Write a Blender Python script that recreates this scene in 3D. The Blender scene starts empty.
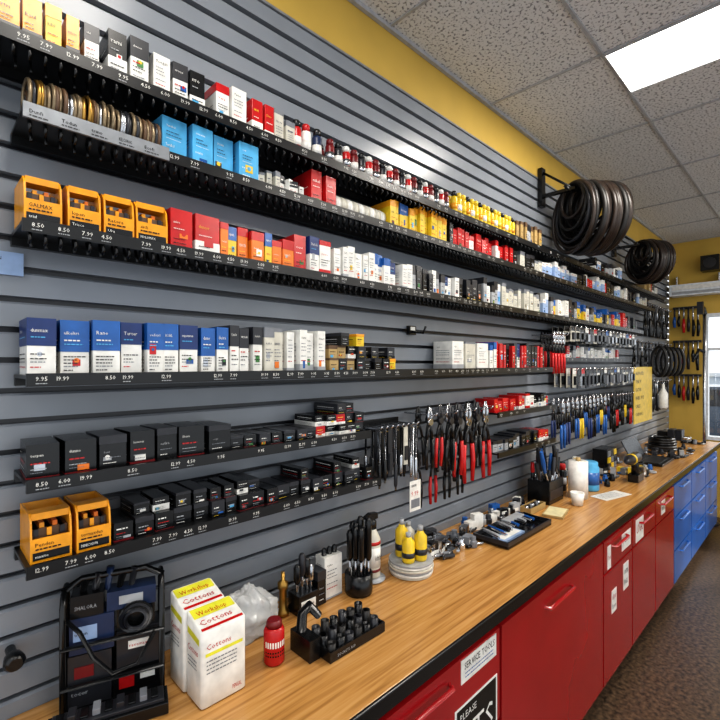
import bpy, math, random, bmesh
from mathutils import Vector, Matrix
random.seed(7)
K=1.35; FZ=1.32
def P(v): return Vector((K*v[0],K*v[1],K*(v[2]+FZ)))
# ---------------------------------------------------------------- materials
def lin(h):
    h=h.lstrip('#'); r=[int(h[i:i+2],16)/255 for i in (0,2,4)]
    return tuple((c/12.92 if c<=.04045 else ((c+.055)/1.055)**2.4) for c in r)+(1,)
MATS={}
def mat(name,col,rough=.4,metal=0,var=.12,scale=30,bump=0,emis=None,trans=0,coat=0):
    m=bpy.data.materials.new(name); m.use_nodes=True; nt=m.node_tree; b=nt.nodes['Principled BSDF']
    c=lin(col)
    tc=nt.nodes.new('ShaderNodeTexCoord'); n=nt.nodes.new('ShaderNodeTexNoise'); n.inputs['Scale'].default_value=scale
    nt.links.new(tc.outputs['Object'],n.inputs['Vector'])
    r=nt.nodes.new('ShaderNodeValToRGB')
    r.color_ramp.elements[0].position=.3; r.color_ramp.elements[1].position=.7
    r.color_ramp.elements[0].color=tuple(x*(1-var) for x in c[:3])+(1,)
    r.color_ramp.elements[1].color=tuple(min(1,x*(1+var)) for x in c[:3])+(1,)
    nt.links.new(n.outputs['Fac'],r.inputs['Fac']); nt.links.new(r.outputs['Color'],b.inputs['Base Color'])
    b.inputs['Roughness'].default_value=rough; b.inputs['Metallic'].default_value=metal
    b.inputs['Transmission Weight'].default_value=trans; b.inputs['Coat Weight'].default_value=coat
    if bump:
        bp=nt.nodes.new('ShaderNodeBump'); bp.inputs['Strength'].default_value=bump; bp.inputs['Distance'].default_value=.01
        nt.links.new(n.outputs['Fac'],bp.inputs['Height']); nt.links.new(bp.outputs['Normal'],b.inputs['Normal'])
    if emis:
        b.inputs['Emission Color'].default_value=lin(emis[0]); b.inputs['Emission Strength'].default_value=emis[1]
    MATS[name]=m; return m
mat('white','#e2e0da',.28); mat('offwhite','#c6c2b5'); mat('black','#0f1012',.26); mat('rubber','#171514',.45,var=.25)
mat('tyre','#2a211c',.34,var=.3); mat('dkgrey','#28292e',.3); mat('grey','#75787e'); mat('ltgrey','#a1a3a6')
mat('silver','#b9bbbf',.25,1); mat('chrome','#d8d8da',.12,1); mat('red','#b81c1e',.26); mat('dkred','#6e1218',.35)
mat('orange','#dc741c',.3); mat('amber','#e39a22',.26); mat('yellow','#dfbd2c',.3); mat('blue','#245a9e',.26)
mat('ltblue','#4fa4d2',.3); mat('dkblue','#1b2c4c',.35); mat('tan','#ac915f'); mat('brown','#5d4530',.5)
mat('green','#3c7a3c'); mat('brass','#b08a48',.3,.9); mat('lime','#d8d43a'); mat('cord','#8a7a62',.35,.6,var=.3,scale=60)
mat('clearbag','#eef1f2',.2,trans=.6,scale=18,bump=.8); mat('lip','#8d9094',.3,.3); mat('cabred','#9a151b',.2,var=.06,scale=4,coat=.3)
mat('cabblue','#1a5fae',.3,var=.06,scale=4,coat=.3); mat('fixture','#ffffff',.5,emis=('#fffcf6',6))
mat('yellowwall','#c8a64e',.7,var=.05,scale=5,bump=.05); mat('tbar','#a8a9ac',.5); mat('paper','#d9cfa5'); mat('shelfblk','#0d0e10',.32)
mat('asphalt','#8d9296',.9); mat('stucco','#cfd8e0',.9,bump=.2); mat('cardblue','#8fa6c8'); mat('navy','#1e3468'); mat('frame','#dfe3e6',.4)
mat('carpaint','#3c4a5c',.2,coat=.6); mat('pegboard','#5e5f60',.6)
mat('slatgrey','#858a91',.26,var=.05,scale=6)
def ramp_mat(name,sc,els,rough,map_scale=(1,1,1),detail=6,dist=0,bump=0):
    m=bpy.data.materials.new(name); m.use_nodes=True; nt=m.node_tree; b=nt.nodes['Principled BSDF']
    tc=nt.nodes.new('ShaderNodeTexCoord'); mp=nt.nodes.new('ShaderNodeMapping'); mp.inputs['Scale'].default_value=map_scale
    n=nt.nodes.new('ShaderNodeTexNoise'); n.inputs['Scale'].default_value=sc; n.inputs['Detail'].default_value=detail; n.inputs['Distortion'].default_value=dist
    r=nt.nodes.new('ShaderNodeValToRGB'); cr=r.color_ramp
    cr.elements[0].position=els[0][0]; cr.elements[0].color=lin(els[0][1]); cr.elements[1].position=els[-1][0]; cr.elements[1].color=lin(els[-1][1])
    for p,c in els[1:-1]: e=cr.elements.new(p); e.color=lin(c)
    nt.links.new(tc.outputs['Object'],mp.inputs['Vector']); nt.links.new(mp.outputs['Vector'],n.inputs['Vector'])
    nt.links.new(n.outputs['Fac'],r.inputs['Fac']); nt.links.new(r.outputs['Color'],b.inputs['Base Color']); b.inputs['Roughness'].default_value=rough
    if bump:
        bp=nt.nodes.new('ShaderNodeBump'); bp.inputs['Strength'].default_value=bump; bp.inputs['Distance'].default_value=.01
        nt.links.new(r.outputs['Color'],bp.inputs['Height']); nt.links.new(bp.outputs['Normal'],b.inputs['Normal'])
    MATS[name]=m
ramp_mat('woodtop',2.5,[(.3,'#9a6d3a'),(.5,'#bb8a4e'),(.7,'#c89a60')],.26,(1.2,26,1),7,.6)
ramp_mat('ceilingtile',75,[(.36,'#85878b'),(.47,'#dadbdd')],.9,detail=4,bump=.5)
ramp_mat('floorbrown',45,[(.35,'#2b221b'),(.68,'#66523f')],.38,detail=8)
m=bpy.data.materials.new('windowglass'); m.use_nodes=True; nt=m.node_tree; nt.nodes.clear()
o=nt.nodes.new('ShaderNodeOutputMaterial'); t=nt.nodes.new('ShaderNodeBsdfTransparent'); g=nt.nodes.new('ShaderNodeBsdfGlossy'); g.inputs['Roughness'].default_value=.02
mx=nt.nodes.new('ShaderNodeMixShader'); mx.inputs[0].default_value=.06
nt.links.new(t.outputs[0],mx.inputs[1]); nt.links.new(g.outputs[0],mx.inputs[2]); nt.links.new(mx.outputs[0],o.inputs['Surface']); MATS['windowglass']=m

# ---------------------------------------------------------------- mesh builder
class MB:
    def __init__(s,name): s.n=name; s.v=[]; s.f=[]; s.mi=[]; s.sm=[]; s.mats=[]; s.M=None
    def add(s,vs,fs,mt,smooth=False):
        o=len(s.v)
        for v in vs:
            v=Vector(v)
            if s.M is not None: v=s.M@v
            s.v.append(P(v))
        if mt not in s.mats: s.mats.append(mt)
        k=s.mats.index(mt)
        for i,f in enumerate(fs):
            s.f.append([o+j for j in f]); s.mi.append(k); s.sm.append(smooth if isinstance(smooth,bool) else smooth[i])
    def rot(s,cx,cy,a): s.M=Matrix.Translation((cx,cy,0))@Matrix.Rotation(a,4,'Z')@Matrix.Translation((-cx,-cy,0))
    def off(s): s.M=None
    def box(s,x0,x1,y0,y1,z0,z1,mt):
        s.add([(x0,y0,z0),(x1,y0,z0),(x1,y1,z0),(x0,y1,z0),(x0,y0,z1),(x1,y0,z1),(x1,y1,z1),(x0,y1,z1)],
              [(3,2,1,0),(4,5,6,7),(0,1,5,4),(1,2,6,5),(2,3,7,6),(3,0,4,7)],mt)
    def quad(s,pts,mt): s.add(pts,[(0,1,2,3)],mt)
    def prism_x(s,poly,x0,x1,mt):
        n=len(poly); vs=[(x0,p[0],p[1]) for p in poly]+[(x1,p[0],p[1]) for p in poly]
        s.add(vs,[tuple(range(n))[::-1],tuple(range(n,2*n))]+[(i,(i+1)%n,n+(i+1)%n,n+i) for i in range(n)],mt)
    def prism_y(s,poly,y0,y1,mt):
        n=len(poly); vs=[(p[0],y0,p[1]) for p in poly]+[(p[0],y1,p[1]) for p in poly]
        s.add(vs,[tuple(range(n)),tuple(range(n,2*n))[::-1]]+[((i+1)%n,i,n+i,n+(i+1)%n) for i in range(n)],mt)
    def lathe(s,cx,cy,prof,mt,n=18,axis='z'):
        vs=[];fs=[]
        for (r,h) in prof:
            for i in range(n):
                a=2*math.pi*i/n; c,d=r*math.cos(a),r*math.sin(a)
                if axis=='z': vs.append((cx+c,cy+d,h))
                elif axis=='x': vs.append((h,cx+c,cy+d))
                else: vs.append((cx+c,h,cy+d))
        L=len(prof)
        for j in range(L-1):
            for i in range(n): fs.append((j*n+i,j*n+(i+1)%n,(j+1)*n+(i+1)%n,(j+1)*n+i))
        sm=[True]*len(fs); fs.append(tuple(range(n))[::-1]); fs.append(tuple(range((L-1)*n,L*n))); sm+=[False,False]
        s.add(vs,fs,mt,sm)
    def cyl(s,cx,cy,a,b,r,mt,n=16,axis='z'): s.lathe(cx,cy,[(r,a),(r,b)],mt,n,axis)
    def tube(s,pts,r,mt,n=8,closed=False):
        pts=[Vector(p) for p in pts]; N=len(pts); rs=r if isinstance(r,(list,tuple)) else [r]*N
        vs=[];fs=[]; ref=None
        for i,p in enumerate(pts):
            if closed: t=(pts[(i+1)%N]-pts[i-1])
            else: t=pts[min(i+1,N-1)]-pts[max(i-1,0)]
            t.normalize()
            if ref is None: ref=Vector((0,0,1)) if abs(t.z)<.9 else Vector((0,1,0))
            a=(ref-t*ref.dot(t)); a.normalize(); b=t.cross(a); ref=a
            for k in range(n):
                w=2*math.pi*k/n; vs.append(p+a*rs[i]*math.cos(w)+b*rs[i]*math.sin(w))
        for j in range(N if closed else N-1):
            q=(j+1)%N
            for k in range(n): fs.append((j*n+k,j*n+(k+1)%n,q*n+(k+1)%n,q*n+k))
        sm=[True]*len(fs)
        if not closed: fs.append(tuple(range(n))[::-1]); fs.append(tuple(range((N-1)*n,N*n))); sm+=[False,False]
        s.add(vs,fs,mt,sm)
    def ring(s,c,R,r,mt,axis='x',N=28,n=8,tilt=0,sq=1):
        pts=[]
        for i in range(N):
            a=2*math.pi*i/N; u,w=R*math.cos(a),R*sq*math.sin(a)
            if axis=='x': p=(c[0]+u*math.sin(tilt),c[1]+u*math.cos(tilt),c[2]+w)
            elif axis=='z': p=(c[0]+u,c[1]+w,c[2])
            else: p=(c[0]+u,c[1],c[2]+w)
            pts.append(p)
        s.tube(pts,r,mt,n,True)
    def done(s,bevel=0):
        vs=s.v; mn=[min(v[i] for v in vs) for i in range(3)]; mx=[max(v[i] for v in vs) for i in range(3)]
        o=Vector(((mn[0]+mx[0])/2,(mn[1]+mx[1])/2,mn[2]))
        me=bpy.data.meshes.new(s.n); me.from_pydata([v-o for v in vs],[],s.f)
        for q in s.mats: me.materials.append(MATS[q])
        me.polygons.foreach_set('material_index',s.mi); me.polygons.foreach_set('use_smooth',s.sm); me.update()
        ob=bpy.data.objects.new(s.n,me); ob.location=o; bpy.context.scene.collection.objects.link(ob)
        if bevel:
            bv=ob.modifiers.new('bevel','BEVEL'); bv.width=bevel; bv.segments=2; bv.limit_method='ANGLE'; bv.angle_limit=math.radians(50)
        return ob
U=random.uniform
# ---- lettering: glyph outlines from the built-in font, reused as flat mesh print
GL={}
def glyph(ch):
    if ch in GL: return GL[ch]
    cu=bpy.data.curves.new('g','FONT'); cu.body=ch; cu.resolution_u=1
    ob=bpy.data.objects.new('g',cu)
    try:
        me=ob.to_mesh(); vs=[(v.co.x,v.co.y) for v in me.vertices]; fs=[tuple(p.vertices) for p in me.polygons]; ob.to_mesh_clear()
    except Exception as e: vs,fs=[],[]
    bpy.data.objects.remove(ob); bpy.data.curves.remove(cu)
    if not vs: GL[ch]=None; return None
    x0=min(v[0] for v in vs); vs=[(v[0]-x0,v[1]) for v in vs]
    GL[ch]=(vs,fs,max(v[0] for v in vs)); return GL[ch]
def write(mb,o,u,width,h,mt,word,w=(0,0,1)):
    s_=h/.72; L=0; lay=[]
    for ch in word:
        g=glyph(ch) if ch!=' ' else None
        if g is None: L+=.3; continue
        lay.append((L,g)); L+=g[2]+.09
    if not lay: return
    sx=min(s_,width/max(L,.01)); o=Vector(o); u=Vector(u); w=Vector(w)
    for off,g in lay:
        mb.add([o+u*(off+p[0])*sx+w*p[1]*s_ for p in g[0]],g[1],mt)
SYL=['ra','to','mi','ve','lo','sha','den','cor','max','tri','ul','eco','fi','no','ter','gal','pen','sir','kel','dun']
def word():
    w=''.join(random.choice(SYL) for _ in range(random.choice((2,2,3)))); return random.choice((w.capitalize(),w.upper(),w))
def dash(mb,o,u,width,h,mt,w=(0,0,1)):
    o=Vector(o);u=Vector(u);w=Vector(w); x=0
    while x<width:
        l=min(h*U(1.2,3.5),width-x); mb.add([o+u*x,o+u*(x+l),o+u*(x+l)+w*h,o+u*x+w*h],[(0,1,2,3)],mt); x+=l+h*.6
def txt(m,x0,x1,y,z0,z1,mt,wd=None):
    if z1-z0>=.0045: write(m,(x0,y,z0),(1,0,0),x1-x0,z1-z0,mt,wd or word())
    else: dash(m,(x0,y,z0+(z1-z0)*.2),(1,0,0),x1-x0,(z1-z0)*.6,mt)
# ---------------------------------------------------------------- room
XL,XR,YN=-1.0,4.95,-2.6; CT=-.62; CEIL=1.097; FL=-1.32
f=MB('floor'); f.box(XL,XR+.03,YN,1.06,FL-.05,FL,'floorbrown'); f.done()
c=MB('ceiling'); c.box(XL,XR+.03,YN,1.06,CEIL+.004,CEIL+.05,'ceilingtile'); c.done()
t=MB('trim_1')
x=1.744-.64*4
while x<XR:
    t.box(x-.005,x+.005,YN,.985,CEIL-.002,CEIL+.0035,'tbar'); x+=.64
for y in (.552,-.088,-.728,-1.368,-2.008):
    t.box(XL,XR,y-.005,y+.005,CEIL-.0025,CEIL+.0036,'tbar')
t.box(XL,XR-.002,.985,.9985,CEIL-.010,CEIL+.0035,'tbar')
t.done()
def panel(x,y):
    q=MB('ceiling_light_panel'); q.box(x+.008,x+.312,y+.008,y+.632,CEIL-.001,CEIL+.003,'fixture')
    for a in ((x+.003,x+.008,y+.003,y+.637),(x+.312,x+.317,y+.003,y+.637),(x+.008,x+.312,y+.003,y+.008),(x+.008,x+.312,y+.632,y+.637)):
        q.box(*a,CEIL-.006,CEIL+.003,'tbar')
    q.done()
for (x,y) in ((1.744,-.088),(.144,-.088),(1.744,-1.368),(.144,-1.368),(3.344,-1.368),(-.816,-.088)): panel(x,y)
w=MB('wall_left'); w.box(XL,XR+.03,1.031,1.06,FL,CEIL+.003,'yellowwall'); w.done()
w=MB('trim_2'); w.box(XL,XR-.001,1.0,1.0305,.927,CEIL+.003,'yellowwall'); w.done()
w=MB('baseboard_left'); w.box(XL,XR-.001,1.0,1.0305,FL,-.702,'slatgrey'); w.done()
s=MB('slatwall_panel')
z=-.70; pitch=.054
while z<.90:
    zt=min(z+pitch,.92)
    s.prism_x([(1.0,z+.010),(1.0,zt-.004),(1.005,zt),(1.029,zt),(1.029,z+.010)],XL,XR-.001,'slatgrey')
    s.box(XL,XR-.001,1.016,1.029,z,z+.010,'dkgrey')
    z+=pitch
s.box(XL,XR-.001,.996,1.029,.9195,.926,'lip')
s.done()
w=MB('wall_far'); WY0,WY1,WZ0,WZ1=-.62,.73,-.66,.44
w.box(XR,XR+.06,WY1,1.0,FL,CEIL+.003,'yellowwall'); w.box(XR,XR+.06,YN,WY0,FL,CEIL+.003,'yellowwall')
w.box(XR,XR+.06,WY0,WY1,WZ1,CEIL+.003,'yellowwall'); w.box(XR,XR+.06,WY0,WY1,FL,WZ0,'yellowwall'); w.done()
w=MB('window_1')
for a in ((WY0,WY0+.03,WZ0,WZ1),(WY1-.02,WY1,WZ0,WZ1),(WY0+.03,WY1-.02,WZ0,WZ0+.03),(WY0+.03,WY1-.02,WZ1-.03,WZ1),(.04,.07,WZ0+.03,WZ1-.03),(WY0+.03,WY1-.02,.12,.14)):
    w.box(XR-.01,XR+.05,a[0],a[1],a[2],a[3],'frame')
w.box(XR+.02,XR+.024,WY0+.03,WY1-.02,WZ0+.03,WZ1-.03,'windowglass'); w.done()
g=MB('ground_outside'); g.box(XR+.1,26,-14,16,FL-.06,FL-.02,'asphalt'); g.done()
h=MB('building_outside'); h.box(16,17,-12,14,FL-.02,-.35,'stucco'); h.box(15.9,16,-12,14,-.35,-.25,'frame')
for i in range(9): h.box(15.96,16,-10+i*2.6,-8.6+i*2.6,-1.0,-.5,'dkblue')
h.done()
h=MB('parked_car'); yy=1.6
h.prism_x([(yy-1.6,-1.15),(yy+1.6,-1.15),(yy+1.62,-.85),(yy+1.3,-.72),(yy+.75,-.68),(yy+.35,-.38),(yy-.75,-.36),(yy-1.25,-.68),(yy-1.6,-.75)],9.2,10.4,'carpaint')
h.prism_x([(yy+.62,-.68),(yy+.3,-.42),(yy-.7,-.41),(yy-1.1,-.68)],9.19,9.2,'dkgrey')
for y in (yy-1,yy+1.0): h.lathe(y,-1.12,[(.14,9.15),(.22,9.15),(.22,9.35),(.14,9.35)],'rubber',20,'x')
h.done(.03)

# ---------------------------------------------------------------- counter & cabinets
q=MB('workbench_countertop'); q.box(-.9,4.55,.580,.999,CT-.03,CT,'woodtop'); q.box(-.9,4.55,.572,.5795,CT-.033,CT+.0015,'black'); q.done(.003)
b=MB('base_cabinets')
b.box(-.9,4.5,.61,.998,FL+.07,CT-.034,'dkred'); b.box(-.9,4.5,.64,.99,FL,FL+.07,'black')
b.box(-.9,3.04,.60,.6095,CT-.058,CT-.034,'cabred'); b.box(3.04,4.5,.60,.6095,CT-.058,CT-.034,'cabblue')
def front(x0,x1,z0,z1,mt): b.box(x0+.006,x1-.006,.590,.6095,z0+.004,z1-.004,mt)
def handle(x0,x1,z,mt='black'):
    b.tube([(x0,.592,z),(x0+.008,.575,z),(x1-.008,.575,z),(x1,.592,z)],.005,mt,8)
Z0,Z1=FL+.08,CT-.06
front(-.9,-.2,Z0,Z1,'cabred'); front(-.2,.5,Z0,Z1,'cabred')
front(.5,1.09,Z1-.24,Z1,'cabred'); front(.5,1.09,Z1-.42,Z1-.24,'cabred'); front(.5,1.09,Z0,Z1-.42,'cabred')
handle(.68,.86,Z1-.04,'cabred'); handle(.68,.86,Z1-.28,'cabred')
front(1.09,1.876,Z0,Z1,'cabred'); handle(1.36,1.56,Z1-.055,'cabred')
for x0,x1 in ((1.876,2.25),(2.25,2.64),(2.64,3.04)):
    front(x0,x1,Z1-.13,Z1,'cabred'); front(x0,x1,Z0,Z1-.13,'cabred'); handle(x0+.1,x1-.1,Z1-.04,'cabred')
for x0,x1 in ((3.04,3.52),(3.52,4.0),(4.0,4.5)):
    for k in range(3):
        d=(Z1-Z0)/3; front(x0,x1,Z0+k*d,Z0+(k+1)*d,'cabblue'); handle(x0+.14,x1-.14,Z0+(k+1)*d-.03,'cabblue')
def sticker(x0,x1,z0,z1,base,inks):
    b.box(x0,x1,.5885,.5902,z0,z1,base)
    H=z1-z0
    for (a,c,mt,l,r,wd) in inks: txt(b,x0+(x1-x0)*l,x0+(x1-x0)*r,.5879,z0+H*a,z0+H*c,mt,wd)
sticker(.905,1.065,-.745,-.69,'white',[(.55,.85,'black',.08,.95,'SERVICE TOOLS'),(.34,.42,'blue',.1,.9,None),(.18,.26,'blue',.1,.9,None)])
b.box(.88,1.07,.5889,.5901,-.935,-.795,'white')
b.box(.887,1.063,.5884,.5889,-.93,-.80,'black'); txt(b,.90,1.05,.5880,-.828,-.812,'white','PLEASE'); txt(b,.895,1.055,.5880,-.91,-.845,'white','FITS')
sticker(1.97,2.03,-.99,-.90,'white',[(.6,.85,'red',.1,.9,None),(.2,.4,'black',.1,.8,None)])
sticker(2.12,2.19,-.95,-.84,'white',[(.6,.85,'black',.1,.9,None),(.2,.4,'black',.1,.8,None)])
sticker(1.92,1.96,-.80,-.71,'white',[(.4,.6,'red',.1,.9,None)])
sticker(2.10,2.22,-.78,-.71,'white',[(.4,.8,'red',.1,.9,None)])
sticker(2.3,2.42,-.80,-.70,'white',[(.4,.8,'red',.1,.9,None)])
sticker(2.75,2.83,-.78,-.71,'white',[(.3,.7,'black',.1,.9,None)])
txt(b,.88,1.09,.5995,CT-.052,CT-.041,'white','DRAWER 14  SUPPLIES'); txt(b,1.93,2.3,.5995,CT-.052,CT-.041,'white','HARDWARE AND CABLES')
b.done(.003)

# ---------------------------------------------------------------- shelves
ST={1:.517,2:.403,3:.226,4:-.018,5:-.186,6:-.322}
def shelf(x0,x1,z,hooks=True,lip='shelfblk',yf=.88,tick=True):
    m=MB('display_shelf'); m.box(x0,x1,yf,.999,z-.006,z-.0003,'shelfblk'); m.box(x0,x1,yf-.006,yf,z-.018,z+.003,lip)
    m.box(x0,x1,.985,.999,z-.020,z-.006,'shelfblk')
    if hooks:
        x=x0+.01
        while x<x1-.01:
            m.tube([(x,yf+.012,z-.006),(x,yf-.004,z-.028),(x,yf+.004,z-.034)],.0028,'shelfblk',5)
            if x<1.8: m.tube([(x+.01,.94,z-.006),(x+.01,.93,z-.03)],.0026,'shelfblk',5)
            x+=.021 if x<1.6 else .035
    if tick:
        x=x0+.012
        while x<x1-.03:
            if random.random()<.75:
                txt(m,x,x+.018,yf-.0067,z-.009,z-.002,'white',random.choice(['7.99','4.50','12.99','9.95','6.00','19.99','8.50']))
                if random.random()<.7: txt(m,x,x+U(.012,.02),yf-.0067,z-.0145,z-.012,'ltgrey')
            x+=U(.028,.042) if x<1.6 else U(.05,.08)
    m.done()
shelf(-.3,4.2,ST[1]); shelf(.12,3.9,ST[2]); shelf(.12,3.6,ST[3]); shelf(.125,2.1,ST[4],False); shelf(.125,.90,ST[5],False); shelf(.125,.94,ST[6],False)
shelf(1.6,2.13,-.19,False); shelf(1.6,2.13,-.345,False); shelf(2.3,3.3,.03,False,yf=.92)
m=MB('shelf_price_rail'); m.box(.12,.345,.868,.8735,ST[2]-.018,ST[2]+.006,'lip')
for k in range(5): txt(m,.128+k*.043,.15+k*.043,.8673,ST[2]-.010,ST[2]-.004,'black'); dash(m,(.128+k*.043,.8673,ST[2]-.015),(1,0,0),.025,.002,'dkgrey')
m.done()

# ---------------------------------------------------------------- product boxes
ACC=['red','yellow','blue','ltblue','orange','dkgrey','white','ltgrey','green','silver']
def pbox(mb,x0,x1,z,h,st,yf=.89,yb=.99,jit=.06):
    body,bands,text=st
    cx,cy=(x0+x1)/2,(yf+yb)/2; mb.rot(cx,cy,U(-jit,jit)); d=U(0,.016); yf+=d
    mb.box(x0,x1,yf,yb,z,z+h,body); e=.0006
    sh=U(-.08,.08)
    for (a,c,mt) in bands: mb.box(x0-e,x1+e,yf-e,yb+e,z+h*(a if a<=0 else max(.05,a+sh)),z+h*(c if c>=1 else max(.04,c+sh))+(e*1.2 if c>=1 else 0),mt)
    W=x1-x0
    if random.random()<.65:
        a,cw=U(.08,.5),U(.25,.45); zz=U(.05,.4); col=random.choice(ACC)
        mb.box(x0+W*a,x0+W*(a+cw),yf-.0011,yf-.0002,z+h*zz,z+h*(zz+U(.08,.22)),col)
        if random.random()<.5: mb.cyl(x0+W*(a+cw*.5),z+h*(zz+.1),yf-.0016,yf-.0011,min(W,h)*.1,random.choice(ACC),10,'y')
    wd=word()
    for (a,c,mt,l,r) in text:
        if h*(c-a)>=.0055:
            hh=h*(c-a)*U(.45,.75); r2=l+(r-l)*U(.6,1)
            write(mb,(x0+W*l,yf-.0018,z+h*a),(1,0,0),W*(r2-l),hh,mt,wd)
            write(mb,(x0-.0014,yb-(yb-yf)*.2,z+h*a),(0,-1,0),(yb-yf)*.6,hh,mt,wd)
        else:
            dash(mb,(x0+W*l,yf-.0018,z+h*a),(1,0,0),W*(r-l)*U(.6,1),h*(c-a)*.5,mt)
            dash(mb,(x0-.0014,yb-(yb-yf)*.15,z+h*a),(0,-1,0),(yb-yf)*.7,h*(c-a)*.5,mt)
    mb.off()
SB={
'bluewhite':('white',[(.45,1,'blue')],[(.74,.86,'white',.12,.9),(.62,.67,'white',.12,.7),(.55,.59,'ltblue',.12,.8),(.32,.36,'black',.1,.9),(.26,.3,'black',.1,.8),(.2,.24,'black',.1,.8),(.14,.18,'grey',.1,.8),(.07,.11,'black',.1,.6)]),
'navywhite':('white',[(.55,1,'navy')],[(.76,.88,'white',.12,.9),(.66,.7,'ltblue',.12,.7),(.36,.4,'black',.1,.9),(.28,.32,'black',.1,.8),(.22,.26,'grey',.1,.8),(.13,.17,'red',.1,.6)]),
'bluetop':('white',[(.7,1,'blue')],[(.46,.58,'blue',.12,.9),(.34,.38,'black',.1,.9),(.26,.3,'black',.1,.85),(.2,.23,'grey',.1,.7),(.1,.13,'grey',.1,.7)]),
'white1':('white',[(0,.10,'ltgrey')],[(.78,.87,'black',.12,.9),(.66,.7,'grey',.12,.8),(.58,.62,'grey',.12,.8),(.5,.54,'grey',.12,.8),(.36,.4,'grey',.1,.9),(.25,.29,'red',.1,.8)]),
'white2':('offwhite',[(.85,1,'grey')],[(.62,.7,'dkblue',.12,.9),(.5,.54,'grey',.1,.9),(.43,.47,'grey',.1,.9),(.35,.39,'grey',.1,.9),(.25,.29,'grey',.1,.8)]),
'whitered':('white',[(.8,1,'red'),(0,.1,'red')],[(.58,.68,'red',.12,.9),(.43,.47,'black',.1,.9),(.36,.4,'black',.1,.9),(.28,.32,'grey',.1,.8)]),
'blackwhite':('black',[(.0,.40,'white')],[(.72,.84,'white',.12,.9),(.58,.62,'ltgrey',.12,.7),(.26,.3,'black',.1,.9),(.18,.22,'grey',.1,.9),(.1,.14,'grey',.1,.8)]),
'whiteblack':('white',[(.62,1,'dkgrey')],[(.78,.88,'white',.12,.9),(.45,.5,'red',.1,.8),(.35,.39,'black',.1,.9),(.27,.31,'black',.1,.9),(.16,.2,'grey',.1,.8)]),
'ltblue':('ltblue',[],[(.3,.4,'white',.12,.6),(.76,.84,'white',.15,.85),(.64,.68,'dkblue',.15,.7),(.56,.6,'dkblue',.15,.8),(.48,.5,'white',.15,.8),(.12,.16,'white',.15,.7)]),
'red':('red',[],[(.64,.76,'white',.12,.85),(.5,.54,'white',.12,.8),(.25,.29,'black',.12,.8),(.15,.19,'black',.12,.7)]),
'red2':('red',[(0,.3,'white')],[(.64,.76,'yellow',.12,.85),(.45,.49,'white',.12,.8),(.17,.21,'black',.12,.8),(.08,.12,'black',.12,.8)]),
'orange':('orange',[(.75,1,'red')],[(.45,.56,'white',.12,.85),(.3,.34,'yellow',.12,.8),(.2,.24,'black',.12,.8)]),
'yellow':('yellow',[(.8,1,'amber')],[(.54,.66,'black',.12,.85),(.36,.4,'red',.12,.85),(.2,.24,'red',.12,.85)]),
'yelblue':('yellow',[(.6,1,'blue')],[(.74,.86,'white',.12,.85),(.32,.42,'red',.12,.85),(.15,.19,'black',.1,.8)]),
'amber':('amber',[(0,.25,'black')],[(.57,.7,'black',.12,.85),(.42,.46,'black',.12,.8),(.34,.38,'black',.12,.8)]),
'blk1':('black',[(.0,.05,'dkred')],[(.64,.78,'white',.12,.75),(.42,.5,'red',.12,.8),(.26,.31,'ltgrey',.12,.7),(.16,.2,'grey',.12,.7)]),
'blk2':('black',[(.78,1,'dkgrey')],[(.48,.6,'ltgrey',.15,.8),(.32,.37,'grey',.12,.8),(.15,.2,'white',.12,.7)]),
'blk3':('dkgrey',[(0,.3,'black')],[(.57,.7,'white',.12,.6),(.4,.45,'ltgrey',.12,.8),(.12,.18,'yellow',.12,.7)]),
'tan':('tan',[(.8,1,'brown')],[(.47,.58,'black',.12,.85),(.25,.3,'brown',.12,.8)]),
'grey':('ltgrey',[(.7,1,'dkgrey')],[(.44,.54,'black',.12,.85),(.25,.3,'dkgrey',.12,.8)]),
'clear':('cardblue',[(.75,1,'white')],[(.38,.46,'black',.12,.85),(.84,.92,'red',.12,.8)]),
}
def fill(name,x0,x1,w,z,h,styles,yf=.89,yb=.985,gap=.003,hv=.05,bevel=.0012,order=False):
    m=MB(name); x=x0; i=0; st=None
    while x+w*.9<=x1+.001:
        ww=w*U(.78,1.18)
        if order: st=SB[styles[i%len(styles)]]
        elif st is None or random.random()<.6: st=SB[random.choice(styles)]
        pbox(m,x,x+ww,z,h*U(1-hv,1+hv),st,yf,yb); x+=ww+gap*U(.5,1.8); i+=1
    m.done(bevel)
def listed(name,z,items,yf=.89,yb=.985):
    m=MB(name)
    for (x0,x1,h,s) in items: pbox(m,x0,x1,z,h,SB[s],yf,yb)
    m.done(.0012)
z=ST[1]
listed('packaged_parts_box_row',z,[(-.28,-.23,.075,'amber'),(-.22,-.17,.075,'amber'),(-.16,-.11,.075,'orange'),(-.1,-.05,.08,'red'),(-.04,.01,.08,'amber'),(.02,.07,.078,'amber'),(.08,.118,.075,'amber'),(.124,.150,.078,'amber'),(.156,.178,.078,'yellow'),(.184,.203,.075,'amber')])
fill('packaged_parts_box_row',.212,.45,.027,z,.082,['whiteblack','blackwhite','whiteblack','white1'],gap=.008,order=True)
fill('packaged_parts_box_row',.455,.53,.03,z,.08,['whitered','white1'],gap=.004,order=True)
fill('packaged_parts_box_row',.535,.66,.024,z,.075,['white1','whitered','white2','red2'],gap=.005,hv=.15)
def can(m,x,y,z,r,h,body,cap,band=None):
    m.lathe(x,y,[(r*.92,z),(r,z+h*.03),(r,z+h*.72),(r*.85,z+h*.78)],body,14)
    if band: m.cyl(x,y,z+h*.25,z+h*.5,r*1.015,band,14)
    m.lathe(x,y,[(r*.8,z+h*.78),(r*.8,z+h*.96),(r*.6,z+h)],cap,14)
m=MB('lubricant_bottle_row')
for x,cl in ((.675,'red'),(.705,'white'),(.74,'dkblue')): can(m,x,.915,z,.013,.085,cl,'black' if cl!='white' else 'red','white')
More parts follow.
